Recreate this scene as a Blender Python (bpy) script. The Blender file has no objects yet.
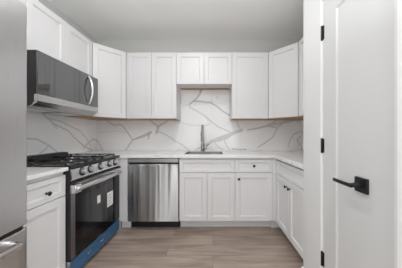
import bpy, bmesh, math, random
from mathutils import Matrix, Vector, noise

random.seed(4)
PI = math.pi
sc = bpy.context.scene
COL = sc.collection

# ------------------------------------------------------------------ camera
F_PX = 187.0
VP_X, VP_Y = 213.0, 134.5
CAM_H = 1.155
cam_d = bpy.data.cameras.new('camera')
cam = bpy.data.objects.new('camera', cam_d)
COL.objects.link(cam)
cam.location = (0, 0, CAM_H)
cam.rotation_euler = (PI / 2, 0, 0)
cam_d.sensor_width = 36.0
cam_d.lens = 36.0 * F_PX / 402.0
cam_d.shift_x = -(VP_X - 201.0) / 402.0
cam_d.shift_y = (VP_Y - 134.0) / 402.0
cam_d.clip_start = 0.02
sc.camera = cam

sc.cycles.diffuse_bounces = 8
sc.cycles.max_bounces = 16

# ------------------------------------------------------------------ world, exposure
world = bpy.data.worlds.new('world')
sc.world = world
world.use_nodes = True
world.node_tree.nodes['Background'].inputs[0].default_value = (0.93, 0.97, 1.0, 1)
world.node_tree.nodes['Background'].inputs[1].default_value = 0.3
sc.view_settings.view_transform = 'Standard'
sc.view_settings.look = 'None'
sc.view_settings.gamma = 1.0
sc.view_settings.use_curve_mapping = False
sc.view_settings.exposure = 0.04


def area_light(name, loc, rot, sx, sy, power, col=(1, 1, 1), shape='RECTANGLE', spread=PI):
    d = bpy.data.lights.new(name, 'AREA')
    d.shape = shape
    d.size = sx
    if shape in ('RECTANGLE', 'ELLIPSE'):
        d.size_y = sy
    d.energy = power
    d.color = col
    d.spread = spread
    o = bpy.data.objects.new(name, d)
    o.location = loc
    o.rotation_euler = rot
    COL.objects.link(o)
    return o


CEIL = 2.60
LAMPS = [(-0.25, 1.5), (-0.2, -0.9), (-0.2, -2.5)]
# added lights at the unseen windows behind the camera, to fill the kitchen
P_REAR, P_RIGHT, P_LEFT, P_BOUNCE_FILL = 15, 54, 36, 36
for wx in (-0.75, 0.65):
    area_light('window_daylight', (wx, -3.32, 1.2), (PI / 2, 0, 0), 0.95, 1.9, P_REAR, (0.93, 0.965, 1.0))
area_light('window_daylight', (1.27, -1.5, 1.2), (0, PI / 2, 0), 1.9, 1.9, P_RIGHT, (0.93, 0.965, 1.0))
area_light('window_daylight', (-1.69, -1.5, 1.2), (0, -PI / 2, 0), 1.9, 1.9, P_LEFT, (0.93, 0.965, 1.0))
# added upward fill light with no seen source, bounced off the ceiling
area_light('bounce_flash', (0.0, -0.1, 1.6), (PI, 0, 0), 0.8, 0.8, P_BOUNCE_FILL, (0.93, 0.965, 1.0))
# recessed ceiling lamps: one over the aisle, two added behind the camera
LAMP_POWER = [9, 1, 1]
for (lx, ly), pw in zip(LAMPS, LAMP_POWER):
    area_light('recessed_lamp_light', (lx, ly, CEIL - 0.012), (0, 0, 0), 0.16, 0.16, pw, (1.0, 0.98, 0.96), 'DISK')

# ------------------------------------------------------------------ materials


def mat(name, col, rough=0.5, metal=0.0, coat=0.0, spec=0.5):
    m = bpy.data.materials.new(name)
    m.use_nodes = True
    b = m.node_tree.nodes['Principled BSDF']
    b.inputs['Base Color'].default_value = (*col, 1)
    b.inputs['Roughness'].default_value = rough
    b.inputs['Metallic'].default_value = metal
    b.inputs['Coat Weight'].default_value = coat
    b.inputs['Specular IOR Level'].default_value = spec
    return m


def nd(m, typ, **kw):
    n = m.node_tree.nodes.new(typ)
    for k, v in kw.items():
        setattr(n, k, v)
    return n


def ln(m, a, b):
    m.node_tree.links.new(a, b)


def paint(name, col, rough, amount=0.03, scale=3.0, bump=0.0):
    m = mat(name, col, rough)
    b = m.node_tree.nodes['Principled BSDF']
    tc = nd(m, 'ShaderNodeTexCoord')
    n = nd(m, 'ShaderNodeTexNoise')
    n.inputs['Scale'].default_value = scale
    n.inputs['Detail'].default_value = 3
    ln(m, tc.outputs['Object'], n.inputs['Vector'])
    r = nd(m, 'ShaderNodeValToRGB')
    r.color_ramp.elements[0].position = 0.3
    r.color_ramp.elements[1].position = 0.7
    r.color_ramp.elements[0].color = (*[c * (1 - amount) for c in col], 1)
    r.color_ramp.elements[1].color = (*col, 1)
    ln(m, n.outputs['Fac'], r.inputs['Fac'])
    ln(m, r.outputs['Color'], b.inputs['Base Color'])
    if bump:
        n2 = nd(m, 'ShaderNodeTexNoise')
        n2.inputs['Scale'].default_value = 260
        ln(m, tc.outputs['Object'], n2.inputs['Vector'])
        bp = nd(m, 'ShaderNodeBump')
        bp.inputs['Strength'].default_value = bump
        bp.inputs['Distance'].default_value = 0.001
        ln(m, n2.outputs['Fac'], bp.inputs['Height'])
        ln(m, bp.outputs['Normal'], b.inputs['Normal'])
    return m


def steel(name, col, rough, stretch, warp=0.0, warp_scale=(7, 7, 0.7), grain=0.06):
    """brushed stainless steel: fine grain along one axis, plus the slight buckling of sheet metal"""
    m = mat(name, col, rough, 1.0)
    b = m.node_tree.nodes['Principled BSDF']
    tc = nd(m, 'ShaderNodeTexCoord')
    mp = nd(m, 'ShaderNodeMapping')
    mp.inputs['Scale'].default_value = stretch
    ln(m, tc.outputs['Object'], mp.inputs['Vector'])
    n = nd(m, 'ShaderNodeTexNoise')
    n.inputs['Scale'].default_value = 1.0
    n.inputs['Detail'].default_value = 2
    ln(m, mp.outputs['Vector'], n.inputs['Vector'])
    mr = nd(m, 'ShaderNodeMapRange')
    mr.inputs['To Min'].default_value = max(0.02, rough - grain)
    mr.inputs['To Max'].default_value = rough + grain
    ln(m, n.outputs['Fac'], mr.inputs['Value'])
    ln(m, mr.outputs['Result'], b.inputs['Roughness'])
    if warp:
        mp2 = nd(m, 'ShaderNodeMapping')
        mp2.inputs['Scale'].default_value = warp_scale
        ln(m, tc.outputs['Object'], mp2.inputs['Vector'])
        n2 = nd(m, 'ShaderNodeTexNoise')
        n2.inputs['Scale'].default_value = 1.0
        n2.inputs['Detail'].default_value = 1.5
        ln(m, mp2.outputs['Vector'], n2.inputs['Vector'])
        bp = nd(m, 'ShaderNodeBump')
        bp.inputs['Strength'].default_value = 1.0
        bp.inputs['Distance'].default_value = warp
        ln(m, n2.outputs['Fac'], bp.inputs['Height'])
        ln(m, bp.outputs['Normal'], b.inputs['Normal'])
    return m


def marble(name, base, vein, use_attr, noise_veins):
    m = mat(name, base, 0.16)
    b = m.node_tree.nodes['Principled BSDF']
    tc = nd(m, 'ShaderNodeTexCoord')
    cl = nd(m, 'ShaderNodeTexNoise')
    cl.inputs['Scale'].default_value = 2.2
    cl.inputs['Detail'].default_value = 5
    ln(m, tc.outputs['Object'], cl.inputs['Vector'])
    r = nd(m, 'ShaderNodeValToRGB')
    r.color_ramp.elements[0].position = 0.3
    r.color_ramp.elements[1].position = 0.62
    r.color_ramp.elements[0].color = (*[c * 0.92 for c in base], 1)
    r.color_ramp.elements[1].color = (*base, 1)
    ln(m, cl.outputs['Fac'], r.inputs['Fac'])
    out = r.outputs['Color']
    if noise_veins:
        n = nd(m, 'ShaderNodeTexNoise')
        n.inputs['Scale'].default_value = 1.7
        n.inputs['Detail'].default_value = 4
        n.inputs['Distortion'].default_value = 0.7
        ln(m, tc.outputs['Object'], n.inputs['Vector'])
        sb = nd(m, 'ShaderNodeMath', operation='SUBTRACT')
        sb.inputs[1].default_value = 0.5
        ln(m, n.outputs['Fac'], sb.inputs[0])
        ab = nd(m, 'ShaderNodeMath', operation='ABSOLUTE')
        ln(m, sb.outputs[0], ab.inputs[0])
        mr = nd(m, 'ShaderNodeMapRange')
        mr.inputs['From Min'].default_value = 0.0
        mr.inputs['From Max'].default_value = 0.012
        mr.inputs['To Min'].default_value = noise_veins
        mr.inputs['To Max'].default_value = 0.0
        ln(m, ab.outputs[0], mr.inputs['Value'])
        mx = nd(m, 'ShaderNodeMixRGB')
        mx.inputs['Color2'].default_value = (*vein, 1)
        ln(m, mr.outputs['Result'], mx.inputs['Fac'])
        ln(m, out, mx.inputs['Color1'])
        out = mx.outputs['Color']
    if use_attr:
        at = nd(m, 'ShaderNodeAttribute', attribute_name='vein')
        mx = nd(m, 'ShaderNodeMixRGB')
        mx.inputs['Color2'].default_value = (*vein, 1)
        ln(m, at.outputs['Fac'], mx.inputs['Fac'])
        ln(m, out, mx.inputs['Color1'])
        out = mx.outputs['Color']
    ln(m, out, b.inputs['Base Color'])
    return m


def wood_floor(name):
    m = mat(name, (0.3, 0.23, 0.19), 0.42)
    b = m.node_tree.nodes['Principled BSDF']
    tc = nd(m, 'ShaderNodeTexCoord')
    br = nd(m, 'ShaderNodeTexBrick')
    br.offset = 0.37
    br.inputs['Scale'].default_value = 1.0
    br.inputs['Brick Width'].default_value = 1.22
    br.inputs['Row Height'].default_value = 0.178
    br.inputs['Mortar Size'].default_value = 0.0016
    br.inputs['Mortar Smooth'].default_value = 0.3
    br.inputs['Color1'].default_value = (0.0, 0.0, 0.0, 1)
    br.inputs['Color2'].default_value = (1, 1, 1, 1)
    br.inputs['Mortar'].default_value = (0.2, 0.2, 0.2, 1)
    ln(m, tc.outputs['Object'], br.inputs['Vector'])
    # grain: noise stretched along the plank, shifted per plank
    mp = nd(m, 'ShaderNodeMapping')
    mp.inputs['Scale'].default_value = (1.6, 15, 1)
    ln(m, tc.outputs['Object'], mp.inputs['Vector'])
    ad = nd(m, 'ShaderNodeVectorMath', operation='ADD')
    ln(m, mp.outputs['Vector'], ad.inputs[0])
    sc_ = nd(m, 'ShaderNodeVectorMath', operation='SCALE')
    sc_.inputs['Scale'].default_value = 9.0
    ln(m, br.outputs['Color'], sc_.inputs[0])
    ln(m, sc_.outputs['Vector'], ad.inputs[1])
    n = nd(m, 'ShaderNodeTexNoise')
    n.inputs['Scale'].default_value = 1.0
    n.inputs['Detail'].default_value = 6
    n.inputs['Roughness'].default_value = 0.62
    n.inputs['Distortion'].default_value = 0.5
    ln(m, ad.outputs['Vector'], n.inputs['Vector'])
    r = nd(m, 'ShaderNodeValToRGB')
    r.color_ramp.elements[0].position = 0.28
    r.color_ramp.elements[0].color = (0.215, 0.163, 0.135, 1)
    r.color_ramp.elements[1].position = 0.74
    r.color_ramp.elements[1].color = (0.52, 0.42, 0.355, 1)
    ln(m, n.outputs['Fac'], r.inputs['Fac'])
    mx = nd(m, 'ShaderNodeMixRGB', blend_type='MULTIPLY')
    mx.inputs['Fac'].default_value = 1.0
    r2 = nd(m, 'ShaderNodeValToRGB')
    r2.color_ramp.elements[0].color = (0.86, 0.85, 0.84, 1)
    r2.color_ramp.elements[1].color = (1.04, 1.03, 1.02, 1)
    ln(m, br.outputs['Color'], r2.inputs['Fac'])
    ln(m, r.outputs['Color'], mx.inputs['Color1'])
    ln(m, r2.outputs['Color'], mx.inputs['Color2'])
    mx2 = nd(m, 'ShaderNodeMixRGB')
    mx2.inputs['Color2'].default_value = (0.09, 0.07, 0.06, 1)
    ln(m, br.outputs['Fac'], mx2.inputs['Fac'])
    ln(m, mx.outputs['Color'], mx2.inputs['Color1'])
    ln(m, mx2.outputs['Color'], b.inputs['Base Color'])
    return m


def film_mat(name):
    m = mat(name, (0.05, 0.16, 0.33), 0.28)
    b = m.node_tree.nodes['Principled BSDF']
    tc = nd(m, 'ShaderNodeTexCoord')
    n = nd(m, 'ShaderNodeTexNoise')
    n.inputs['Scale'].default_value = 26
    n.inputs['Detail'].default_value = 4
    ln(m, tc.outputs['Object'], n.inputs['Vector'])
    r = nd(m, 'ShaderNodeValToRGB')
    r.color_ramp.elements[0].position = 0.35
    r.color_ramp.elements[0].color = (0.018, 0.085, 0.185, 1)
    r.color_ramp.elements[1].position = 0.75
    r.color_ramp.elements[1].color = (0.05, 0.155, 0.30, 1)
    ln(m, n.outputs['Fac'], r.inputs['Fac'])
    ln(m, r.outputs['Color'], b.inputs['Base Color'])
    bp = nd(m, 'ShaderNodeBump')
    bp.inputs['Strength'].default_value = 0.5
    bp.inputs['Distance'].default_value = 0.004
    ln(m, n.outputs['Fac'], bp.inputs['Height'])
    ln(m, bp.outputs['Normal'], b.inputs['Normal'])
    return m


def raw_wood(name):
    m = mat(name, (0.42, 0.25, 0.12), 0.6)
    b = m.node_tree.nodes['Principled BSDF']
    tc = nd(m, 'ShaderNodeTexCoord')
    mp = nd(m, 'ShaderNodeMapping')
    mp.inputs['Scale'].default_value = (3, 40, 40)
    ln(m, tc.outputs['Object'], mp.inputs['Vector'])
    n = nd(m, 'ShaderNodeTexNoise')
    n.inputs['Scale'].default_value = 1.0
    n.inputs['Detail'].default_value = 4
    ln(m, mp.outputs['Vector'], n.inputs['Vector'])
    r = nd(m, 'ShaderNodeValToRGB')
    r.color_ramp.elements[0].color = (0.30, 0.16, 0.075, 1)
    r.color_ramp.elements[1].color = (0.55, 0.35, 0.19, 1)
    ln(m, n.outputs['Fac'], r.inputs['Fac'])
    ln(m, r.outputs['Color'], b.inputs['Base Color'])
    return m


M = {}
M['cab'] = paint('white_cabinet_lacquer', (0.70, 0.694, 0.697), 0.38, 0.015)
M['wall'] = paint('wall_paint', (0.60, 0.595, 0.57), 0.75, 0.02, 2.0, 0.05)
M['ceiling'] = paint('ceiling_paint', (0.90, 0.90, 0.89), 0.85, 0.02, 2.0, 0.05)
M['stub'] = paint('pantry_wall_paint', (0.68, 0.68, 0.675), 0.6, 0.01)
M['door'] = paint('door_paint', (0.58, 0.58, 0.575), 0.45, 0.01)
M['trim'] = paint('trim_paint', (0.80, 0.80, 0.795), 0.4, 0.01)
M['wood'] = raw_wood('raw_birch')
M['floor'] = wood_floor('vinyl_plank')
M['marble'] = marble('marble_slab', (0.85, 0.845, 0.845), (0.36, 0.36, 0.365), True, 0.0)
M['quartz'] = marble('quartz_worktop', (0.80, 0.80, 0.795), (0.45, 0.45, 0.45), False, 0.45)
M['steel'] = steel('brushed_steel', (0.58, 0.58, 0.585), 0.27, (4, 4, 300))
M['steel_bright'] = steel('bright_steel', (0.72, 0.72, 0.725), 0.20, (4, 300, 300))
M['steel_sheet'] = steel('steel_sheet', (0.70, 0.70, 0.705), 0.5, (250, 250, 3), 0.02, (11, 11, 0.25))
_p = M['steel_sheet'].node_tree.nodes['Principled BSDF']
_p.inputs['Anisotropic'].default_value = 0.96
_p.inputs['Anisotropic Rotation'].default_value = 0.25
_t = nd(M['steel_sheet'], 'ShaderNodeTangent', direction_type='RADIAL', axis='Z')
ln(M['steel_sheet'], _t.outputs['Tangent'], _p.inputs['Tangent'])
M['steel_fridge'] = steel('fridge_steel', (0.66, 0.66, 0.665), 0.30, (250, 250, 3), 0.004, (3, 3, 1.2))
M['steel_dark'] = steel('dark_steel', (0.30, 0.30, 0.305), 0.30, (4, 4, 300))
M['basin'] = steel('sink_steel', (0.30, 0.30, 0.305), 0.35, (4, 200, 200))
M['strip'] = steel('strip_steel', (0.42, 0.42, 0.425), 0.35, (4, 4, 300))
M['knob'] = mat('knob_metal', (0.42, 0.42, 0.425), 0.45, 1.0)
M['black'] = mat('black_plastic', (0.012, 0.012, 0.013), 0.35)
M['black_metal'] = mat('black_hardware', (0.006, 0.006, 0.006), 0.38, 0.0)
M['enamel'] = mat('black_enamel', (0.014, 0.014, 0.015), 0.14)
M['iron'] = mat('cast_iron', (0.020, 0.020, 0.021), 0.45)
M['glass_black'] = mat('black_glass', (0.006, 0.006, 0.0065), 0.05, 0.0, 0.0, 0.35)
M['glass_window'] = mat('oven_window_glass', (0.014, 0.014, 0.015), 0.06, 0.0, 0.0, 0.5)
M['mw_glass'] = mat('microwave_glass', (0.042, 0.042, 0.043), 0.08, 0.0, 1.0, 1.0)
M['grey_plastic'] = mat('grey_plastic', (0.25, 0.25, 0.25), 0.45)
M['film'] = film_mat('blue_protective_film')
M['paper'] = paint('paper', (0.80, 0.80, 0.79), 0.7, 0.03, 30)
M['ink'] = mat('grey_ink', (0.25, 0.25, 0.25), 0.7)
M['plate'] = mat('white_plastic', (0.82, 0.82, 0.81), 0.35)
M['chrome'] = mat('faucet_steel', (0.34, 0.34, 0.345), 0.2, 1.0)
M['glass'] = mat('window_glass', (1, 1, 1), 0.0)
M['glass'].node_tree.nodes['Principled BSDF'].inputs['Transmission Weight'].default_value = 1.0
M['glass'].node_tree.nodes['Principled BSDF'].inputs['IOR'].default_value = 1.1
M['lamp'] = mat('lamp_diffuser', (0.9, 0.9, 0.88), 0.5)
_b = M['lamp'].node_tree.nodes['Principled BSDF']
_b.inputs['Emission Color'].default_value = (1, 0.97, 0.93, 1)
_b.inputs['Emission Strength'].default_value = 4.0

# ------------------------------------------------------------------ mesh helpers


def bx(bm, x0, x1, y0, y1, z0, z1, bev=0.0):
    vs = [bm.verts.new((x, y, z)) for x in (x0, x1) for y in (y0, y1) for z in (z0, z1)]
    fs = [(0, 1, 3, 2), (4, 6, 7, 5), (0, 4, 5, 1), (2, 3, 7, 6), (0, 2, 6, 4), (1, 5, 7, 3)]
    faces = [bm.faces.new([vs[i] for i in f]) for f in fs]
    if bev:
        es = list({e for f in faces for e in f.edges})
        bmesh.ops.bevel(bm, geom=es, offset=bev, segments=2, affect='EDGES', profile=0.5)


def prism(bm, pts, axis, a, b):
    """extrude a closed 2D outline along an axis; pts are the two other coordinates in order"""
    def at(p, t):
        if axis == 'x':
            return (t, p[0], p[1])
        if axis == 'y':
            return (p[0], t, p[1])
        return (p[0], p[1], t)
    va = [bm.verts.new(at(p, a)) for p in pts]
    vb = [bm.verts.new(at(p, b)) for p in pts]
    n = len(pts)
    bm.faces.new(va)
    bm.faces.new(list(reversed(vb)))
    for i in range(n):
        bm.faces.new([va[i], vb[i], vb[(i + 1) % n], va[(i + 1) % n]])


def lathe(bm, prof, mtx, seg=24):
    """prof: (radius, height) along local z; mtx places it"""
    rings = []
    for r, h in prof:
        if r < 1e-6:
            rings.append([bm.verts.new(mtx @ Vector((0, 0, h)))])
        else:
            rings.append([bm.verts.new(mtx @ Vector((r * math.cos(2 * PI * k / seg), r * math.sin(2 * PI * k / seg), h))) for k in range(seg)])
    for a, b in zip(rings, rings[1:]):
        for k in range(seg):
            k2 = (k + 1) % seg
            if len(a) == 1 and len(b) == 1:
                continue
            if len(a) == 1:
                bm.faces.new([a[0], b[k], b[k2]])
            elif len(b) == 1:
                bm.faces.new([a[k], b[0], a[k2]])
            else:
                bm.faces.new([a[k], b[k], b[k2], a[k2]])
    if len(rings[0]) > 1:
        bm.faces.new(rings[0])
    if len(rings[-1]) > 1:
        bm.faces.new(rings[-1])


def tube(bm, pts, rad, seg=14, flat=1.0):
    pts = [Vector(p) for p in pts]
    rads = rad if isinstance(rad, (list, tuple)) else [rad] * len(pts)
    rings = []
    up = None
    for i, p in enumerate(pts):
        t = (pts[min(i + 1, len(pts) - 1)] - pts[max(i - 1, 0)]).normalized()
        if up is None:
            up = Vector((0, 0, 1)) if abs(t.z) < 0.9 else Vector((1, 0, 0))
        s = t.cross(up).normalized()
        u = s.cross(t).normalized()
        up = u
        rings.append([bm.verts.new(p + rads[i] * (math.cos(2 * PI * k / seg) * s + flat * math.sin(2 * PI * k / seg) * u)) for k in range(seg)])
    for a, b in zip(rings, rings[1:]):
        for k in range(seg):
            bm.faces.new([a[k], b[k], b[(k + 1) % seg], a[(k + 1) % seg]])
    bm.faces.new(rings[0])
    bm.faces.new(rings[-1])


def grid_slab(bm, us, vs, keep, w0, w1, mp):
    """a slab made of kept grid cells, with side walls only on its outline; w0 is the face side"""
    front, back = {}, {}

    def v(d, i, j, w):
        if (i, j) not in d:
            d[(i, j)] = bm.verts.new(mp(us[i], vs[j], w))
        return d[(i, j)]
    nu, nv = len(us) - 1, len(vs) - 1
    K = lambda i, j: 0 <= i < nu and 0 <= j < nv and keep((us[i] + us[i + 1]) / 2, (vs[j] + vs[j + 1]) / 2)
    for i in range(nu):
        for j in range(nv):
            if not K(i, j):
                continue
            c = [(i, j), (i + 1, j), (i + 1, j + 1), (i, j + 1)]
            bm.faces.new([v(front, *q, w0) for q in c])
            bm.faces.new([v(back, *q, w1) for q in reversed(c)])
            for (a, b), (di, dj) in (((0, 1), (0, -1)), ((1, 2), (1, 0)), ((2, 3), (0, 1)), ((3, 0), (-1, 0))):
                if not K(i + di, j + dj):
                    bm.faces.new([v(front, *c[b], w0), v(front, *c[a], w0), v(back, *c[a], w1), v(back, *c[b], w1)])


def shaker(bm, x0, x1, z0, z1, yf, th=0.02, rail=0.057, rec=0.011, ch=0.006, rail_z=None):
    """shaker front facing -y with its face at yf"""
    rz = rail if rail_z is None else rail_z
    e = 0.0015

    def ring(ax0, ax1, az0, az1, y):
        return [bm.verts.new(p) for p in ((ax0, y, az0), (ax1, y, az0), (ax1, y, az1), (ax0, y, az1))]
    A = ring(x0, x1, z0, z1, yf + th)
    B = ring(x0, x1, z0, z1, yf + e)
    C = ring(x0 + e, x1 - e, z0 + e, z1 - e, yf)
    D = ring(x0 + rail, x1 - rail, z0 + rz, z1 - rz, yf)
    E = ring(x0 + rail + ch, x1 - rail - ch, z0 + rz + ch, z1 - rz - ch, yf + rec)
    bm.faces.new(A)
    bm.faces.new(E)
    for P, Q in ((A, B), (B, C), (C, D), (D, E)):
        for k in range(4):
            k2 = (k + 1) % 4
            bm.faces.new([P[k], P[k2], Q[k2], Q[k]])


def obj(name, bm, m, parent=None, smooth=None, bevel=0.0):
    bmesh.ops.recalc_face_normals(bm, faces=bm.faces)
    me = bpy.data.meshes.new(name)
    bm.to_mesh(me)
    bm.free()
    me.materials.append(m)
    o = bpy.data.objects.new(name, me)
    COL.objects.link(o)
    if parent:
        o.parent = parent
    if smooth:
        me.shade_smooth()
        try:
            me.set_sharp_from_angle(angle=math.radians(smooth))
        except Exception:
            pass
    if bevel:
        b = o.modifiers.new('bevel', 'BEVEL')
        b.width = bevel
        b.segments = 2
        b.limit_method = 'ANGLE'
        b.angle_limit = math.radians(40)
    return o


def boxo(name, m, parent, *dims, bev=0.0):
    bm = bmesh.new()
    bx(bm, *dims, bev=bev)
    return obj(name, bm, m, parent)


def tag(o, label, cat, group=None):
    o['label'] = label
    o['category'] = cat
    if group:
        o['group'] = group
    return o


def thing(name, label, cat, loc, rz=0.0, group=None):
    o = bpy.data.objects.new(name, None)
    o.empty_display_size = 0.1
    COL.objects.link(o)
    o.location = loc
    o.rotation_euler = (0, 0, rz)
    return tag(o, label, cat, group)


def struct(o):
    o['kind'] = 'structure'
    return o


def frange(a, b, step):
    n = max(1, round((b - a) / step))
    return [a + (b - a) * i / n for i in range(n + 1)]


# ------------------------------------------------------------------ key planes of the room (metres, camera above the origin)
YB = 2.865          # back wall
XL = -1.782         # left wall
XR = 1.358          # right wall
XP = 0.72           # pantry wall face
YP = 1.49           # far end of the pantry
YR = -3.4           # wall behind the camera
UF = 2.53           # front of the back-wall upper cabinets
BF = 2.24           # front of the back-wall base cabinets
UB, UT = 1.371, 2.266
CT = 0.914          # worktop height
CU = 0.876
EPS = 0.0015
TH = 0.012          # splashback thickness

# ------------------------------------------------------------------ shell
bm = bmesh.new(); bx(bm, XL - 0.1, XR + 0.1, YR - 0.1, YB + 0.1, -0.08, 0)
struct(obj('floor', bm, M['floor']))
bm = bmesh.new(); bx(bm, XL - 0.1, XR + 0.1, YR - 0.1, YB + 0.1, CEIL, CEIL + 0.08)
struct(obj('ceiling', bm, M['ceiling']))
bm = bmesh.new(); bx(bm, XL - 0.1, XR + 0.1, YB + EPS, YB + 0.1, 0, CEIL)
struct(obj('wall_back', bm, M['wall']))
# wall behind the camera; its two openings are added for light
WX = [(-1.25, -0.25), (0.15, 1.15)]
WZ = (0.2, 2.2)
WS = (-2.5, -0.5)          # side windows added for fill light, along y
for nm, w0, w1 in (('wall_left', XL - EPS, XL - 0.1), ('wall_right', XR + EPS, XR + 0.1)):
    bm = bmesh.new()
    grid_slab(bm, [YR, WS[0], WS[1], YB + EPS], [0, WZ[0], WZ[1], CEIL], lambda u, v: not (WS[0] < u < WS[1] and WZ[0] < v < WZ[1]), w0, w1, lambda u, v, w: (w, u, v))
    struct(obj(nm, bm, M['wall']))
bm = bmesh.new()
us = [XL - 0.1, WX[0][0], WX[0][1], WX[1][0], WX[1][1], XR + 0.1]
vs = [0, WZ[0], WZ[1], CEIL]
grid_slab(bm, us, vs, lambda u, v: not (WZ[0] < v < WZ[1] and any(a < u < b for a, b in WX)), YR, YR - 0.1, lambda u, v, w: (u, w, v))
struct(obj('wall_rear', bm, M['wall']))
for k, (a, b, wx, wy, rz) in enumerate([(*WX[0], (WX[0][0] + WX[0][1]) / 2, YR, 0), (*WX[1], (WX[1][0] + WX[1][1]) / 2, YR, 0),
                                       (*WS, XR + 0.002, -1.5, -PI / 2), (*WS, XL - 0.002, -1.5, PI / 2)]):
    root = bpy.data.objects.new('window_%d' % (k + 1), None)  # unseen windows, added to light the room and show in the steel
    COL.objects.link(root); struct(root)
    root.location = (wx, wy, WZ[0])
    root.rotation_euler = (0, 0, rz)
    hw, hh = (b - a) / 2, WZ[1] - WZ[0]
    bm = bmesh.new()
    sg = -1 if rz == 0 else 1
    bx(bm, -hw, hw, *sorted((sg * 0.07, 0.0)), 0, 0.05); bx(bm, -hw, hw, *sorted((sg * 0.07, 0.0)), hh - 0.05, hh)
    bx(bm, -hw, -hw + 0.05, *sorted((sg * 0.07, 0.0)), 0.05, hh - 0.05); bx(bm, hw - 0.05, hw, *sorted((sg * 0.07, 0.0)), 0.05, hh - 0.05)
    bx(bm, -0.025, 0.025, *sorted((sg * 0.06, sg * 0.01)), 0.05, hh - 0.05)
    obj('window_frame', bm, M['trim'], root)
    boxo('pane', M['glass'], root, -hw + 0.05, hw - 0.05, *sorted((sg * 0.04, sg * 0.036)), 0.05, hh - 0.05)

# pantry: front wall with a door opening, and its far return
DY0, DY1, DH = 0.742, 1.247, 2.045
bm = bmesh.new()
grid_slab(bm, [-0.2, DY0, DY1, YP - EPS], [0, DH, CEIL], lambda u, v: not (DY0 < u < DY1 and v < DH), XP, XP + 0.1, lambda u, v, w: (w, u, v))
struct(obj('wall_pantry', bm, M['stub']))
bm = bmesh.new(); bx(bm, XP + 0.1, XR + EPS, YP - 0.1, YP - EPS, 0, CEIL)
struct(obj('wall_pantry_return', bm, M['wall']))
bm = bmesh.new(); bx(bm, XP + 0.1, XR, -0.2, -0.1, 0, CEIL)
struct(obj('wall_pantry_near', bm, M['wall']))
# baseboard of the pantry wall with a sloped top
bm = bmesh.new()
prism(bm, [(XP, 0), (XP - 0.014, 0), (XP - 0.014, 0.082), (XP - 0.005, 0.10), (XP, 0.10)], 'y', DY1 + 0.004, YP + 0.012)
struct(obj('baseboard_right', bm, M['trim']))
# door frame: slim jamb on the far side, casing on the near side
bm = bmesh.new()
bx(bm, XP - 0.004, XP + 0.1, DY1 - 0.013, DY1 + 0.004, 0, DH + 0.004)
bx(bm, XP - 0.004, XP + 0.1, DY0, DY1 - 0.013, DH - 0.012, DH + 0.004)
struct(obj('trim_1', bm, M['trim'], bevel=0.001))
bm = bmesh.new()
bx(bm, XP - 0.022, XP, DY0 - 0.095, DY0 - 0.032, 0, DH + 0.07)
bx(bm, XP - 0.012, XP + 0.1, DY0 - 0.032, DY0 - 0.028, 0, DH)
struct(obj('trim_2', bm, M['trim'], bevel=0.002))

# the pantry door, hinged on the far side
door = bpy.data.objects.new('door_1', None)
COL.objects.link(door); struct(door)
door.location = (XP + 0.004, DY1 - 0.015, 0)
door.rotation_euler = (0, 0, -PI / 2)          # local x runs towards the camera, local -y faces the aisle
W = DY1 - 0.015 - DY0 - 0.002
bm = bmesh.new()


def ring(bm, a0, a1, b0, b1, y):
    return [bm.verts.new(p) for p in ((a0, y, b0), (a1, y, b0), (a1, y, b1), (a0, y, b1))]


RR = [ring(bm, 0, W, 0.012, 2.03, 0.036), ring(bm, 0, W, 0.012, 2.03, 0.002), ring(bm, 0.002, W - 0.002, 0.014, 2.028, 0),
      ring(bm, 0.128, W - 0.022, 0.24, 1.905, 0), ring(bm, 0.137, W - 0.013, 0.231, 1.914, 0.0),
      ring(bm, 0.141, W - 0.026, 0.253, 1.892, 0.007)]
RR.pop(4)
bm.faces.new(RR[0]); bm.faces.new(RR[-1])
for P, Q in zip(RR, RR[1:]):
    for k in range(4):
        bm.faces.new([P[k], P[(k + 1) % 4], Q[(k + 1) % 4], Q[k]])
obj('door_leaf', bm, M['door'], door)
for hz in (1.822, 1.082, 0.338):
    bm = bmesh.new()
    bx(bm, -0.012, 0.016, -0.003, 0.001, hz - 0.045, hz + 0.045)
    lathe(bm, [(0.0, -0.05), (0.004, -0.049), (0.0065, -0.046), (0.0065, 0.046), (0.004, 0.049), (0, 0.05)],
          Matrix.Translation((-0.001, -0.007, hz)), 12)
    h = obj('hinge', bm, M['black_metal'], door, smooth=40)
hx = DY1 - 0.015 - 0.912
bm = bmesh.new()
bx(bm, hx - 0.037, hx + 0.037, -0.007, 0.0075, 0.872, 0.944, bev=0.0015)
hd = obj('door_handle', bm, M['black_metal'], door); hd['label'] = 'black square rose with lever'
bm = bmesh.new()
lathe(bm, [(0.013, 0), (0.013, 0.03), (0.0105, 0.034), (0.0105, 0.052), (0, 0.052)], Matrix.Translation((hx, -0.005, 0.908)) @ Matrix.Rotation(PI / 2, 4, 'X'), 20)
bx(bm, hx - 0.125, hx + 0.012, -0.062, -0.050, 0.898, 0.916, bev=0.003)
obj('lever', bm, M['black_metal'], hd, smooth=40)

# ------------------------------------------------------------------ marble splashbacks (veins: polylines laid out on the slabs)


def on_back(px, py):
    s = F_PX / (YB - TH)
    return ((px - VP_X) / s, CAM_H - (py - VP_Y) / s)


def on_left(px, py):
    y = F_PX * (XL + TH) / (px - VP_X)
    return (y, CAM_H - (py - VP_Y) * y / F_PX)


def seglist(defs, f):
    out = []
    for pts, w0, w1, a in defs:
        q = [f(*p) for p in pts]
        n = len(q) - 1
        for i in range(n):
            wa = w0 + (w1 - w0) * i / n
            wb = w0 + (w1 - w0) * (i + 1) / n
            out.append((q[i], q[i + 1], wa, wb, a))
    return out


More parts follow.
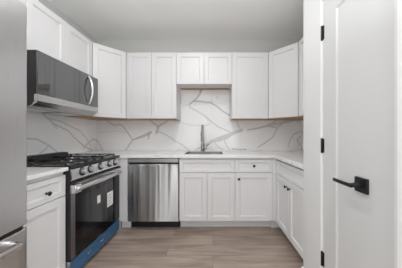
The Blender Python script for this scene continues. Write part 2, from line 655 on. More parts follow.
VB = [
    ([(105, 119), (110, 123), (115, 125.5), (118, 124.3), (122, 125), (127, 132), (133, 140)], .008, .010, .75),
    ([(133, 140), (129, 145), (125, 151)], .014, .008, .7),
    ([(133, 140), (137, 138.3), (141, 137)], .014, .022, .8),
    ([(141, 137.2), (146, 135), (150.5, 132.5)], .030, .040, .75), ([(149.5, 133), (148.5, 139)], .030, .008, .7),
    ([(148, 120), (153, 122.5), (158, 126.5)], .008, .020, .7), ([(167, 121.5), (162, 124), (158, 127)], .015, .030, .7),
    ([(158.5, 126), (157.5, 130), (156.5, 133)], .036, .022, .75), ([(157, 131), (164, 134), (171, 138), (179, 143), (190, 151)], .012, .008, .6),
    ([(98, 132.5), (110, 131.7), (120, 131.2), (125, 133)], .008, .008, .25),
    ([(97, 140), (100, 145), (103, 151)], .012, .010, .55),
    ([(202, 88), (199.5, 94), (196, 99), (190, 104)], .026, .022, .75), ([(190, 104), (184, 106.5), (176, 110)], .012, .008, .35),
    ([(193, 101), (203, 101.7), (211, 103), (216, 106), (224, 112), (234, 118)], .018, .014, .8),
    ([(211, 103), (211.5, 100)], .01, .006, .6),
    ([(189, 105), (190, 107.5), (197, 110.5), (205, 116), (212, 122), (218, 127), (230, 131.5)], .010, .010, .65),
    ([(174, 121), (182, 123), (190, 125), (202, 125.6), (208, 124.8), (211, 123)], .007, .007, .45),
    ([(195, 150), (203, 146), (211, 142)], .012, .024, .45),
    ([(207, 144), (213, 141), (220, 139)], .026, .060, .6), ([(220, 139), (227, 137), (231, 134), (238, 131.5), (242, 130)], .062, .030, .6),
    ([(213, 140), (221, 136.5), (229, 134), (236, 131)], .012, .014, .5),
    ([(241, 130.5), (252, 129.3), (262, 127), (269, 125.5)], .016, .022, .75),
    ([(269, 125), (275, 124.5), (283, 122.5), (292, 120), (300, 117)], .045, .030, .5),
    ([(268, 126), (274, 122), (280, 119)], .014, .020, .6), ([(271, 127), (277, 128), (283, 124)], .016, .012, .6),
    ([(215, 143), (219, 147.5), (226, 152)], .010, .007, .55), ([(224, 139), (226, 144), (230, 151)], .016, .008, .55),
    ([(277, 129), (273, 137), (266, 142), (258, 147.5)], .010, .012, .7),
    ([(236, 118), (238, 125), (241, 131)], .03, .02, .4),
    ([(300, 131), (294, 134), (290.5, 139), (288, 147)], .010, .008, .6), ([(301, 136), (297, 140), (300, 145)], .02, .02, .4),
    ([(232, 149.3), (239, 149.6), (246, 149.4)], .012, .012, .8),
    ([(225, 85), (250, 92), (262, 110)], .01, .01, .5),
]
VL = [
    ([(36, 108), (40, 111), (47, 118), (54, 124), (60, 127), (68, 131), (75, 138), (84, 146), (92, 150)], .007, .012, .75),
    ([(49, 118.5), (60, 121), (70, 126), (80, 131), (86, 138), (91, 146)], .008, .010, .65),
    ([(20, 139), (28, 138.6), (37, 139.2), (45, 143), (58, 152)], .009, .009, .65),
    ([(48, 147), (45, 150), (40, 153)], .012, .010, .5), ([(52, 124), (57, 128.5)], .012, .012, .4),
    ([(84, 148), (89, 142), (93, 139), (97, 140)], .03, .02, .5),
]


def vein_value(p, segs):
    nv = noise.noise_vector(Vector((p[0] * 9, p[1] * 9, 3.1))) * 0.007 + noise.noise_vector(Vector((p[0] * 30, p[1] * 30, 7.7))) * 0.003
    x, y = p[0] + nv.x, p[1] + nv.y
    best = 0.0
    for (ax, ay), (bx_, by), wa, wb, a in segs:
        dx, dy = bx_ - ax, by - ay
        L = dx * dx + dy * dy
        t = 0 if L == 0 else max(0, min(1, ((x - ax) * dx + (y - ay) * dy) / L))
        d = math.hypot(x - ax - t * dx, y - ay - t * dy)
        w = (wa + (wb - wa) * t) * 0.5
        if d > w + 0.012:
            continue
        f = 1.0 if d < w else max(0.0, 1 - (d - w) / 0.007)
        k = a * f * (0.85 if w < 0.009 else 1.0)
        if w > 0.009:                      # broad veins: darker rim, cloudy core
            c = min(1.0, d / w)
            k *= 0.80 + 0.16 * c * c + 0.25 * noise.noise(Vector((x * 40, y * 40, 1.3)))
        best = max(best, k)
    return max(0.0, min(1.0, best))


def splash(label, us, vs, keep, w0, w1, mp, segs):
    bm = bmesh.new()
    grid_slab(bm, us, vs, keep, w0, w1, mp)
    o = obj('backsplash', bm, M['marble'])
    tag(o, label, 'backsplash', 'marble splashbacks')
    at = o.data.attributes.new('vein', 'FLOAT', 'POINT')
    for i, v in enumerate(o.data.vertices):
        c = v.co
        p = (c.x, c.z) if mp(0, 0, 1)[1] == 1 else (c.y, c.z)
        at.data[i].value = vein_value(p, segs) if segs else 0.0
    return o


SX0, SX1, SUB = -0.497, 0.256, 1.838        # the raised bay over the sink
us = sorted(set(frange(XL + TH, SX0, 0.0065) + frange(SX0, SX1, 0.0065) + frange(SX1, XR - TH, 0.0065)))
vs = frange(CT, UB - EPS, 0.0065)
splash('wide white marble splashback with grey veins on the back wall behind faucet', us, vs,
       lambda u, v: True, YB - TH, YB, lambda u, v, w: (u, w, v), seglist(VB, on_back))
splash('raised bay of white veined marble under the short cabinet over the sink', frange(SX0 + EPS, SX1 - EPS, 0.0065), frange(UB - EPS, SUB - EPS, 0.0065),
       lambda u, v: True, YB - TH, YB, lambda u, v, w: (u, w, v), seglist(VB, on_back))
splash('white marble splashback on the left wall behind the range', frange(0.95, YB - TH - EPS, 0.0065), frange(CT, UB - EPS, 0.0065),
       lambda u, v: True, XL + TH, XL, lambda u, v, w: (w, u, v), seglist(VL, on_left))
VR = [([(2.3, 1.33), (2.45, 1.2), (2.62, 1.12), (2.75, 0.95)], .014, .010, .6), ([(1.6, 1.0), (1.9, 1.15), (2.3, 1.33)], .02, .012, .6),
      ([(2.6, 1.12), (2.86, 1.2)], .01, .01, .5)]
splash('white marble splashback on the right wall above the short worktop run', frange(YP, YB - TH - EPS, 0.0065), frange(CT, UB - EPS, 0.0065),
       lambda u, v: True, XR - TH, XR, lambda u, v, w: (w, u, v), seglist(VR, lambda a, b: (a, b)))

# ------------------------------------------------------------------ cabinets


def knob(parent, x, z, y):
    bm = bmesh.new()
    lathe(bm, [(0.009, 0), (0.009, 0.002), (0.0055, 0.004), (0.005, 0.014), (0.009, 0.017), (0.0145, 0.020), (0.0155, 0.024), (0.0135, 0.028), (0.008, 0.030), (0, 0.0305)],
          Matrix.Translation((x, y, z)) @ Matrix.Rotation(PI / 2, 4, 'X'), 20)
    o = obj('knob', bm, M['black_metal'], parent, smooth=45)
    return o


G = 0.0022
UG = 'white shaker upper cabinets'
BG = 'white shaker base cabinets'


def upper(label, loc, rz, w, z0, z1, depth, doors, underside='wood'):
    t = thing('upper_cabinet', label, 'cabinet', loc, rz, UG)
    h = z1 - z0
    bm = bmesh.new()
    lip = 0.008
    bx(bm, 0, w, 0.021, depth, lip, h)
    bx(bm, 0, w, 0.021, 0.036, 0, lip)
    bx(bm, 0, 0.015, 0.036, depth, 0, lip); bx(bm, w - 0.015, w, 0.036, depth, 0, lip)
    obj('body', bm, M['cab'], t)
    if underside == 'wood':
        u = boxo('bottom_panel', M['wood'], t, 0.0155, w - 0.0155, 0.0365, depth - 0.001, 0.0005, lip)
    else:
        u = boxo('hanging_rail', M['wood'], t, 0.0155, w - 0.0155, depth - 0.075, depth - 0.001, -0.001, lip)
    u['label'] = 'bare brown wood under the cabinet'
    n = doors
    for k in range(n):
        bm = bmesh.new()
        shaker(bm, w * k / n + G, w * (k + 1) / n - G, 0.002, h - 0.002, 0)
        obj('door', bm, M['cab'], t)
    return t


def corner_upper(label, side):
    """diagonal corner unit; side -1 left, +1 right; root at the room corner"""
    X = XL if side < 0 else XR
    s = -side                        # direction into the room along x
    t = thing('corner_cabinet', label, 'cabinet', (X, YB, UB), 0, UG)
    a, d = 0.610, YB - UF            # leg along each wall, depth of the neighbours
    h = UT - UB
    ft = 0.021
    e = ft * math.sqrt(0.5)
    A = Vector((s * d, -0.625)); B = Vector((s * a, -d))     # the diagonal's two ends
    nrm = Vector((s, -1)).normalized()
    A2, B2 = A - nrm * ft, B - nrm * ft
    lip = 0.008
    pts = [(0, 0), (s * a, 0), (B.x, B.y + 0.004), (B2.x, B2.y), (A2.x, A2.y), (A.x - s * 0.004, A.y), (0, -0.625)]
    bm = bmesh.new()
    prism(bm, pts, 'z', lip, h)
    obj('body', bm, M['cab'], t)
    bm = bmesh.new()
    prism(bm, [(p[0] * 0.985, p[1] * 0.985) for p in pts], 'z', 0.0, lip)
    u = obj('bottom_panel', bm, M['wood'], t); u['label'] = 'bare brown wood under the cabinet'
    L = (B - A).length
    bm = bmesh.new()
    shaker(bm, 0.006, L - 0.006, 0.002, h - 0.002, 0)
    dr = obj('door', bm, M['cab'], t)
    if side < 0:
        dr.location = (A.x, A.y, 0); dr.rotation_euler = (0, 0, math.atan2(B.y - A.y, B.x - A.x))
    else:
        dr.location = (B.x, B.y, 0); dr.rotation_euler = (0, 0, math.atan2(A.y - B.y, A.x - B.x))
    return t


RY0, RY1 = 1.445, 2.205             # the range and the microwave above it
UX = XL + (YB - UF)                 # front of the left-wall uppers
LX0 = XL + 0.610                    # left end of the back-wall uppers
RX0 = XR - 0.610
upper('narrow white wall cabinet at the left, above the refrigerator corner', (UX, 0.988, UB), PI / 2, RY0 - 0.988 - 0.001, UB, UT, 0.334, 1)
upper('short two-door white cabinet above the microwave', (UX, RY0, 1.813), PI / 2, RY1 - RY0 + 0.033, 1.813, UT, 0.334, 2)
corner_upper('diagonal white corner cabinet in the left corner, right of the microwave', -1)
upper('tall two-door white cabinet between left corner cabinet and sink bay', (LX0, UF, UB), 0, SX0 - LX0, UB, UT, 0.334, 2)
upper('short two-door white cabinet over the sink', (SX0, UF, SUB), 0, SX1 - SX0, SUB, UT, 0.334, 2, 'rail')
upper('tall one-door white cabinet right of the sink bay', (SX1, UF, UB), 0, RX0 - SX1, UB, UT, 0.334, 1)
corner_upper('diagonal white corner cabinet in the right corner', 1)
upper('white wall cabinet on the right wall, half hidden behind the pantry corner', (XR - (YB - UF), 2.238, UB), -PI / 2, 2.238 - YP - 0.003, UB, UT, 0.334, 2)

LBX = -1.135                         # door plane of the left base cabinet
RBX = 0.748                          # door plane of the right base cabinets


def base(name, label, loc, rz, w, depth, fronts, toe=True):
    t = thing(name, label, 'cabinet', loc, rz, BG)
    bm = bmesh.new()
    bx(bm, 0, w, 0.021, depth, 0.115, CU)
    bx(bm, 0, w, 0.105, depth, 0, 0.115)
    obj('body', bm, M['cab'], t)
    for f in fronts:
        bm = bmesh.new()
        kind, x0, x1, z0, z1 = f[:5]
        shaker(bm, x0 + G, x1 - G, z0, z1, 0, rail=0.045 if kind != 'door' else 0.057, rail_z=0.036 if kind != 'door' else None)
        o = obj('false_front' if kind == 'false_front' else kind, bm, M['cab'], t)
        for kx, kz in f[5:]:
            knob(o, kx, kz, 0.0)
    return t


DT = 0.846    # top of the drawer fronts
w = RY0 - 0.003 - 0.985
base('base_cabinet', 'white base cabinet with one drawer between refrigerator and range', (LBX, 0.985, 0), PI / 2, w, LBX - XL - TH, [
    ('drawer', 0, w, 0.69, DT, (w / 2 + 0.06, 0.752)), ('door', 0, w, 0.118, 0.684)])
SBX0, SBX1 = -0.405, 0.263
w = SBX1 - SBX0
base('sink_cabinet', 'white two-door base cabinet under the sink', (SBX0, BF, 0), 0, w, YB - BF, [
    ('false_front', 0, w, 0.70, 0.852), ('door', 0, w / 2, 0.118, 0.694), ('door', w / 2, w, 0.118, 0.694)])
w = 0.715 - SBX1
base('base_cabinet', 'white base cabinet with knobbed drawer and door, right of sink cabinet', (SBX1, BF, 0), 0, w, YB - BF, [
    ('drawer', 0, w, 0.70, 0.852, (w / 2, 0.779)), ('door', 0, w, 0.118, 0.694, (0.045, 0.624))])
y1 = 2.215
w = y1 - YP - 0.004
base('base_cabinet', 'white two-door base cabinet on the right wall, behind pantry corner', (RBX, y1, 0), -PI / 2, w, XR - RBX, [
    ('drawer', 0, w, 0.70, 0.852), ('door', 0, w / 2, 0.118, 0.694, (w / 2 - 0.040, 0.624)), ('door', w / 2, w, 0.118, 0.694, (w / 2 + 0.040, 0.624))])
# corner fillers
t = thing('corner_filler', 'white filler panel between range and dishwasher', 'panel', (-1.135, BF, 0))
bm = bmesh.new(); bx(bm, 0.0, 0.113, 0.0, 0.06, 0.115, CU); bx(bm, 0.0, 0.113, 0.082, 0.12, 0, 0.115); bx(bm, -0.02, 0.0, -0.03, 0.06, 0.0, CU)
obj('panel', bm, M['cab'], t)
t = thing('corner_filler', 'narrow white filler strip in the right base corner', 'panel', (0.716, BF, 0))
bm = bmesh.new(); bx(bm, 0.0, 0.052, 0.004, 0.06, 0.115, CU); bx(bm, 0.0, 0.137, 0.082, 0.12, 0, 0.115); bx(bm, 0.032, 0.052, -0.024, 0.004, 0.115, CU)
obj('panel', bm, M['cab'], t)

# ------------------------------------------------------------------ worktops
SKX0, SKX1, SKY0, SKY1 = -0.362, 0.128, 2.275, 2.64
OV = 0.025
FR = BF - OV
xs = [XL, SKX0, SKX1, RBX - OV, XR]
ys = [YP + 0.001, FR, SKY0, SKY1, YB]
bm = bmesh.new()
grid_slab(bm, xs, ys, lambda u, v: (v > FR or u > RBX - OV) and not (SKX0 < u < SKX1 and SKY0 < v < SKY1), CT, CU, lambda u, v, w: (u, v, w))
o = obj('worktop', bm, M['quartz'], bevel=0.003)
tag(o, 'long L-shaped white quartz worktop along the back and right walls', 'worktop', 'quartz worktops')
bm = bmesh.new(); bx(bm, XL + TH, LBX + 0.022, 0.985, RY0 - 0.004, CU + 0.0005, CT - 0.010, bev=0.003)
o = obj('worktop', bm, M['quartz'])
tag(o, 'small white quartz worktop between refrigerator and range', 'worktop', 'quartz worktops')

# undermount sink
t = thing('sink', 'stainless undermount sink set into the worktop', 'sink', ((SKX0 + SKX1) / 2, (SKY0 + SKY1) / 2, CU - 0.2))
hw, hd_ = (SKX1 - SKX0) / 2 + 0.004, (SKY1 - SKY0) / 2 + 0.004
bm = bmesh.new()
for a in (-1, 1):
    bx(bm, min(a * hw, a * (hw + 0.004)), max(a * hw, a * (hw + 0.004)), -hd_, hd_, 0, 0.1995)
    bx(bm, -hw, hw, min(a * hd_, a * (hd_ + 0.004)), max(a * hd_, a * (hd_ + 0.004)), 0, 0.1995)
bx(bm, -hw, hw, -hd_, hd_, -0.004, 0)
obj('basin', bm, M['basin'], t)
bm = bmesh.new()
rw = 0.014
cells = [-hw + 0.005, -hw + rw, hw - rw, hw - 0.005], [-hd_ + 0.005, -hd_ + rw, hd_ - rw, hd_ - 0.005]
grid_slab(bm, *cells, lambda u, v: abs(u) > hw - rw or abs(v) > hd_ - rw, 0.2386, 0.2006, lambda u, v, w: (u, v, w))
obj('rim', bm, M['chrome'], t)
bm = bmesh.new()
lathe(bm, [(0.045, 0.0005), (0.045, 0.003), (0.03, 0.003), (0.026, 0.001), (0, 0.001)], Matrix.Identity(4))
obj('drain', bm, M['chrome'], t, smooth=40)

# faucet
t = thing('faucet', 'brushed steel pull-down faucet standing behind the sink', 'faucet', (-0.150, 2.745, CT))
bm = bmesh.new()
lathe(bm, [(0.030, 0), (0.030, 0.008), (0.025, 0.012), (0.0245, 0.095), (0.019, 0.11), (0.014, 0.125), (0, 0.126)], Matrix.Identity(4), 28)
obj('base', bm, M['chrome'], t, smooth=40)
bm = bmesh.new()
arc = [(0, 0, 0.10), (0, 0, 0.20), (0, 0, 0.285)]
R = 0.085
for k in range(1, 13):
    a = PI * k / 12
    arc.append((0, -R + R * math.cos(a), 0.285 + R * math.sin(a)))
arc.append((0, -2 * R, 0.27))
tube(bm, arc, 0.0130, 16)
obj('spout', bm, M['chrome'], t, smooth=40)
bm = bmesh.new()
lathe(bm, [(0.012, 0.275), (0.0185, 0.27), (0.0205, 0.24), (0.018, 0.17), (0.020, 0.15), (0.020, 0.14), (0, 0.14)], Matrix.Translation((0, -2 * R, 0)), 20)
obj('spray_head', bm, M['chrome'], t, smooth=40)
bm = bmesh.new()
tube(bm, [(0.015, 0, 0.055), (0.062, 0, 0.055)], 0.019, 16)
tube(bm, [(0.052, 0, 0.060), (0.062, -0.01, 0.078), (0.078, -0.03, 0.092), (0.092, -0.045, 0.10)], [0.011, 0.010, 0.009, 0.008], 12)
obj('handle', bm, M['chrome'], t, smooth=40)

# outlet and round cover on the back splashback
ox, oz = on_back(245, 132.7)
t = thing('outlet', 'white wall outlet on the marble right of the sink', 'outlet', (ox, YB - TH, oz))
bm = bmesh.new(); bx(bm, -0.036, 0.036, -0.006, 0, -0.058, 0.058, bev=0.002)
obj('cover_plate', bm, M['plate'], t)
for dz in (-0.02, 0.02):
    bm = bmesh.new(); bx(bm, -0.016, 0.016, -0.0085, -0.0055, dz - 0.014, dz + 0.014, bev=0.002)
    obj('socket', bm, M['grey_plastic'], t)
    t.children[-1].data.materials[0] = M['plate']
ox, oz = on_back(217.5, 97.8)
bm = bmesh.new()
lathe(bm, [(0.024, 0), (0.024, 0.005), (0.019, 0.010), (0, 0.011)], Matrix.Rotation(PI / 2, 4, 'X'), 24)
o = obj('round_cover', bm, M['plate'], smooth=40); o.location = (ox, YB - TH, oz)
tag(o, 'small round white cover plate on the marble above the sink', 'cover plate')

# ------------------------------------------------------------------ dishwasher
t = thing('dishwasher', 'stainless steel dishwasher between filler panel and sink cabinet', 'dishwasher', (-1.018, BF - 0.012, 0))
W = 0.606
bm = bmesh.new(); bx(bm, 0.004, W - 0.002, 0.045, 0.58, 0.116, 0.872); bx(bm, 0.02, W - 0.02, 0.125, 0.56, 0.02, 0.116)
obj('tub', bm, M['black'], t)
bm = bmesh.new(); bx(bm, 0.004, W - 0.002, 0.0, 0.044, 0.822, 0.868, bev=0.002)
o = obj('control_strip', bm, M['strip'], t); o['label'] = 'darker steel strip along the top'
bm = bmesh.new(); bx(bm, 0.004, W - 0.002, 0.030, 0.044, 0.775, 0.8215)
obj('pocket', bm, M['black'], t)
# the door panel: a pressed sheet with a rolled top lip
bm = bmesh.new()
prof = [(0.044, 0.118), (0.0, 0.118), (-0.004, 0.122), (-0.004, 0.750), (-0.008, 0.770), (-0.010, 0.790), (-0.006, 0.799), (0.004, 0.801), (0.012, 0.795), (0.029, 0.774), (0.044, 0.774)]
prism(bm, prof, 'x', 0.004, W - 0.002)
dp = obj('door', bm, M['steel_sheet'], t, smooth=50)
boxo('indicator_light', M['plate'], t, 0.338, 0.350, -0.0105, -0.008, 0.776, 0.782)
bm = bmesh.new(); bx(bm, 0.004, W - 0.002, 0.105, 0.120, 0.0, 0.112)
obj('toe_panel', bm, M['black'], t)

# ------------------------------------------------------------------ range
XF = -1.105
t = thing('range', 'stainless gas range with blue film on its bottom drawer', 'range', (XF, RY0, 0), PI / 2)
W = RY1 - RY0
DEP = XF - (XL + TH)               # back of the range at the splashback
bm = bmesh.new(); bx(bm, 0.002, W - 0.002, 0.045, DEP - 0.002, 0.03, 0.888)
bx(bm, 0.02, W - 0.02, 0.075, DEP - 0.1, 0.0, 0.03)
obj('body', bm, M['black'], t)
bm = bmesh.new()
bx(bm, 0.0, W, -0.006, DEP - 0.004, 0.889, 0.904, bev=0.003)
bx(bm, 0.0, W, -0.006, 0.006, 0.9035, 0.912, bev=0.001)
bx(bm, 0.0, 0.010, 0.006, DEP - 0.09, 0.9035, 0.912, bev=0.001)
obj('cooktop', bm, M['enamel'], t)
bm = bmesh.new()
prism(bm, [(DEP - 0.085, 0.9045), (DEP - 0.080, 0.945), (DEP - 0.072, 0.952), (DEP - 0.002, 0.955), (DEP - 0.002, 0.9045)], 'x', 0.0, W - 0.02)
o = obj('rear_rail', bm, M['black'], t, bevel=0.003)
# slanted control panel with rounded ends
bm = bmesh.new()
prism(bm, [(0.044, 0.782), (0.002, 0.782), (-0.008, 0.790), (-0.016, 0.802), (-0.003, 0.878), (0.003, 0.888), (0.044, 0.888)], 'x', 0.0055, W - 0.0055)
cp = obj('control_panel', bm, M['steel_bright'], t, bevel=0.010)
for e0, e1 in ((0.0, 0.005), (W - 0.005, W)):
    bm = bmesh.new()
    prism(bm, [(0.044, 0.782), (0.006, 0.782), (-0.001, 0.790), (-0.008, 0.802), (0.004, 0.878), (0.008, 0.888), (0.044, 0.888)], 'x', e0, e1)
    obj('end_cap', bm, M['black'], t)
bm = bmesh.new(); bx(bm, 0.0, W, -0.016, 0.044, 0.766, 0.7815)
obj('trim_gap', bm, M['black'], t)
tilt = math.atan2(0.016, 0.074)
for wy in (1.570, 1.675, 1.825, 1.980, 2.090):
    bm = bmesh.new()
    mtx = Matrix.Translation((wy - RY0, -0.0085, 0.846)) @ Matrix.Rotation(PI / 2 - tilt, 4, 'X')
    lathe(bm, [(0.0255, 0.004), (0.0245, 0.010), (0.0235, 0.024), (0.021, 0.028), (0, 0.0285)], mtx, 24)
    k = obj('knob', bm, M['knob'], t, smooth=40)
    bm = bmesh.new()
    lathe(bm, [(0.036, 0.0), (0.036, 0.003), (0.028, 0.0045), (0, 0.0045)], mtx, 24)
    obj('bezel', bm, M['black'], k, smooth=40)
    bm = bmesh.new()
    bx(bm, -0.0035, 0.0035, -0.018, 0.018, 0.0285, 0.034, bev=0.001)
    bm.transform(mtx)
    obj('grip', bm, M['steel_bright'], k)
# oven door: steel frame around black glass, window, bar handle
bm = bmesh.new()
grid_slab(bm, [0.003, 0.055, W - 0.055, W - 0.003], [0.172, 0.205, 0.690, 0.766], lambda u, v: True, 0.0, 0.042, lambda u, v, w: (u, w, v))
od = obj('oven_door', bm, M['black'], t, bevel=0.002)
bm = bmesh.new(); bx(bm, 0.006, 0.052, -0.003, -0.0002, 0.176, 0.689, bev=0.001)
o = obj('side_stile', bm, M['steel_dark'], od); o['label'] = 'dark grey steel edge of the door'
bm = bmesh.new(); bx(bm, 0.004, W - 0.004, -0.003, -0.0002, 0.690, 0.7645, bev=0.001)
obj('top_strip', bm, M['steel_bright'], od)
bm = bmesh.new(); bx(bm, 0.0525, W - 0.004, -0.004, -0.0002, 0.176, 0.689, bev=0.001)
obj('glass', bm, M['glass_black'], od)
bm = bmesh.new(); bx(bm, 0.13, W - 0.11, -0.0046, -0.0039, 0.285, 0.640)
obj('oven_window', bm, M['glass_window'], od)
bm = bmesh.new()
hz = 0.727
for hx, dx, dz in ((0.040, 0.034, 0.034), (W - 0.095, 0.020, 0.020)):
    bx(bm, hx - dx, hx + dx, -0.040, -0.0032, hz - dz, hz + dz, bev=0.005)
tube(bm, [(0.012, -0.043, hz), (0.02, -0.044, hz), (W / 2, -0.048, hz), (W - 0.072, -0.044, hz), (W - 0.064, -0.043, hz)], [0.014, 0.020, 0.021, 0.020, 0.014], 18)
obj('handle', bm, M['steel_bright'], od, smooth=45)
st = boxo('sticker', M['paper'], od, 1.803 - RY0 - 0.024, 1.803 - RY0 + 0.024, -0.0055, -0.0047, 0.495, 0.570); st['label'] = 'smaller white paper sticker'
st = boxo('sticker', M['paper'], od, 2.000 - RY0 - 0.055, 2.000 - RY0 + 0.055, -0.0055, -0.0047, 0.395, 0.545); st['label'] = 'larger white paper sticker'
bm = bmesh.new()
for k in range(4):
    bx(bm, 2.0 - RY0 - 0.042, 2.0 - RY0 + 0.03 - 0.012 * (k % 2), -0.0058, -0.0056, 0.42 + 0.03 * k, 0.426 + 0.03 * k)
obj('print_lines', bm, M['ink'], st)
# storage drawer, still in its blue film
bm = bmesh.new(); bx(bm, 0.003, W - 0.003, 0.0, 0.042, 0.042, 0.166, bev=0.002)
dr = obj('drawer', bm, M['steel'], t)
bm = bmesh.new()
us = frange(0.006, W - 0.004, 0.02); vs = frange(0.044, 0.165, 0.015)
grid_slab(bm, us, vs, lambda u, v: True, -0.003, -0.0006, lambda u, v, w: (u, w + (noise.noise(Vector((u * 14, v * 22, 2))) * 0.0012 if w < -0.001 else 0), v))
fl = obj('protective_film', bm, M['film'], dr, smooth=60); fl['label'] = 'blue plastic film'
for (a, b, c, d) in ((0.392, 0.404, 0.100, 0.112), (0.412, 0.436, 0.106, 0.110), (0.412, 0.428, 0.097, 0.101), (0.20, 0.212, 0.102, 0.112), (0.22, 0.24, 0.105, 0.109)):
    boxo('film_print', M['paper'], fl, a, b, -0.0052, -0.0046, c, d)
# burners and cast-iron grates
burn = [(0.17, 0.17, 0.040), (0.17, 0.44, 0.034), (0.38, 0.30, 0.048), (0.59, 0.17, 0.046), (0.59, 0.44, 0.030)]
for (ax, ay, r) in burn:
    bm = bmesh.new()
    lathe(bm, [(r + 0.018, 0.9042), (r + 0.016, 0.908), (r, 0.909), (r - 0.004, 0.912), (0, 0.912)], Matrix.Translation((ax, ay, 0)), 24)
    b_ = obj('burner', bm, M['steel_dark'], t, smooth=40)
    bm = bmesh.new()
    lathe(bm, [(r - 0.002, 0.9122), (r - 0.002, 0.916), (r - 0.006, 0.919), (0, 0.9195)], Matrix.Translation((ax, ay, 0)), 24)
    obj('burner_cap', bm, M['iron'], b_, smooth=40)
for k in range(3):
    g0, g1 = 0.018 + k * 0.243, 0.018 + k * 0.243 + 0.238
    ya, yb = 0.045, DEP - 0.105
    zt, zb, bw = 0.932, 0.921, 0.010
    bm = bmesh.new()
    bx(bm, g0, g0 + bw, ya, yb, zb, zt, bev=0.002); bx(bm, g1 - bw, g1, ya, yb, zb, zt, bev=0.002)
    for yy in (ya, yb - bw):
        bx(bm, g0 + bw, g1 - bw, yy, yy + bw, zb, zt, bev=0.002)
    cx = (g0 + g1) / 2
    for c in (ya + (yb - ya) * 0.25, ya + (yb - ya) * 0.75):
        bx(bm, g0 + bw, cx - 0.03, c - bw / 2, c + bw / 2, zb, zt, bev=0.002)
        bx(bm, cx + 0.03, g1 - bw, c - bw / 2, c + bw / 2, zb, zt, bev=0.002)
    for fx in (g0, g1 - bw):
        for fy in (ya, yb - bw):
            bx(bm, fx, fx + bw, fy, fy + bw, 0.9042, zb)
    obj('grate', bm, M['iron'], t)

# ------------------------------------------------------------------ over-the-range microwave
MX = -1.355
t = thing('microwave', 'black glass over-range microwave with curved steel handle', 'microwave', (MX, RY0, 1.372), PI / 2)
W = RY1 - RY0 - 0.002
DEP = MX - (XL + TH) + TH
H = 1.811 - 1.372
bm = bmesh.new()
prism(bm, [(0.0125, 0.099), (0.030, 0.099), (0.030, 0.045), (0.055, 0.012), (0.09, 0.0), (DEP, 0.0), (DEP, H), (0.0125, H)], 'x', 0.002, W)
obj('body', bm, M['black'], t)
bm = bmesh.new(); bx(bm, 0.001, 0.612, 0.0, 0.012, 0.100, H - 0.003, bev=0.002)
md = obj('door', bm, M['mw_glass'], t)
bm = bmesh.new(); bx(bm, 0.065, 0.535, -0.0008, 0.0, 0.140, H - 0.04)
obj('door_window', bm, M['mw_glass'], md)
bm = bmesh.new(); bx(bm, 0.615, W, 0.0, 0.012, 0.100, H - 0.003, bev=0.002)
obj('control_panel', bm, M['mw_glass'], t)
bm = bmesh.new()
pts = []
for k in range(13):
    a = k / 12
    pts.append((0.585, -0.004 - 0.042 * math.sin(PI * a) ** 0.7, 0.115 + a * (H - 0.14)))
tube(bm, pts, 0.0125, 14)
obj('handle', bm, M['steel_bright'], t, smooth=50)
bm = bmesh.new(); bx(bm, 0.0, W, -0.001, 0.029, 0.043, 0.098, bev=0.002)
o = obj('bottom_strip', bm, M['steel'], t); o['label'] = 'bright steel strip below the door'
bm = bmesh.new()
prism(bm, [(0.002, 0.0425), (0.029, 0.0425), (0.092, -0.0005), (0.090, -0.004), (0.050, 0.006)], 'x', 0.004, W - 0.004)
obj('vent_shroud', bm, M['steel'], t)
for k in range(2):
    bm = bmesh.new()
    a0 = 0.06 + k * 0.34
    grid_slab(bm, [a0 + 0.28 * i / 14 for i in range(15)], [0.12, 0.30], lambda u, v: True, -0.004, -0.0005, lambda u, v, w: (u, v, w))
    obj('grease_filter', bm, M['steel_bright'], t)
bm = bmesh.new(); bx(bm, 0.02, W - 0.02, 0.31, DEP - 0.02, -0.002, -0.0003)
o = obj('bottom_plate', bm, M['steel'], t); o['label'] = 'steel plate underneath'
bm = bmesh.new(); bx(bm, 0.03, W - 0.03, 0.094, 0.108, -0.003, -0.0005)
obj('vent_edge', bm, M['grey_plastic'], t)

# ------------------------------------------------------------------ refrigerator
FX = -0.912
t = thing('refrigerator', 'tall stainless steel refrigerator at the left edge', 'refrigerator', (FX, 0.03, 0), PI / 2)
W = 0.907
DEP = FX - XL - 0.03
bm = bmesh.new(); bx(bm, 0.004, W - 0.004, 0.062, DEP, 0.025, 1.765)
for fx in (0.05, W - 0.09):
    for fy in (0.10, DEP - 0.08):
        bx(bm, fx, fx + 0.04, fy, fy + 0.04, 0, 0.025)
obj('body', bm, M['grey_plastic'], t)


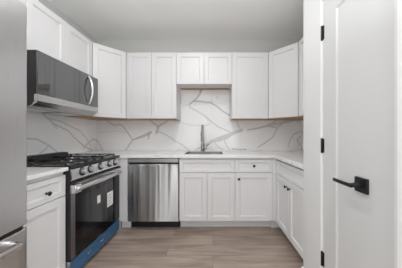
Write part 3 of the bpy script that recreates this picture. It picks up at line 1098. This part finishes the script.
def fridge_door(name, x0, x1, z0, z1, bow=0.006, r=0.014):
    """slightly bowed door slab with rounded upright edges"""
    n = 24
    outline = []
    for k in range(n + 1):
        x = x0 + (x1 - x0) * k / n
        u = 2 * (x - (x0 + x1) / 2) / (x1 - x0)
        y = bow * u * u
        ex = min(x - x0, x1 - x)
        if ex < r:
            y += r - math.sqrt(max(0, r * r - (r - ex) ** 2))
        outline.append((x, y))
    outline += [(x1, 0.058), (x0, 0.058)]
    bm = bmesh.new()
    prism(bm, outline, 'z', z0, z1)
    return obj(name, bm, M['steel_fridge'], t, smooth=35, bevel=0.003)


fridge_door('door', 0.0, W / 2 - 0.002, 0.715, 1.79)
fridge_door('door', W / 2 + 0.002, W, 0.715, 1.79)
fz = fridge_door('freezer_drawer', 0.0, W, 0.06, 0.695)
for hx in (W / 2 - 0.05, W / 2 + 0.05):
    bm = bmesh.new()
    tube(bm, [(hx, 0.0, 0.80), (hx, -0.045, 0.83), (hx, -0.05, 1.15), (hx, -0.045, 1.47), (hx, 0.0, 1.50)], 0.011, 12)
    o = obj('handle', bm, M['steel_bright'], t, smooth=50)
bm = bmesh.new()
tube(bm, [(0.06, 0.004, 0.660), (0.065, -0.045, 0.660), (W / 2, -0.05, 0.660), (W - 0.10, -0.045, 0.660), (W - 0.09, 0.004, 0.660)], 0.014, 14)
obj('handle', bm, M['steel_bright'], fz, smooth=50)
boxo('gasket', M['black'], t, 0.01, W - 0.01, 0.030, 0.060, 0.694, 0.716)

# ------------------------------------------------------------------ recessed ceiling lamps, the two behind the camera added
LL = ['recessed ceiling lamp over the kitchen aisle', 'recessed ceiling lamp behind the camera', 'recessed ceiling lamp by the rear windows']
for (lx, ly), lab in zip(LAMPS, LL):
    t = thing('recessed_lamp', lab, 'lamp', (lx, ly, CEIL), 0, 'recessed ceiling lamps')
    bm = bmesh.new()
    lathe(bm, [(0.115, 0), (0.115, -0.004), (0.128, -0.006), (0.130, 0)], Matrix.Identity(4), 32)
    obj('trim_ring', bm, M['trim'], t, smooth=40)
    bm = bmesh.new()
    lathe(bm, [(0.114, -0.001), (0.114, -0.003), (0, -0.003)], Matrix.Identity(4), 32)
    obj('diffuser', bm, M['lamp'], t)
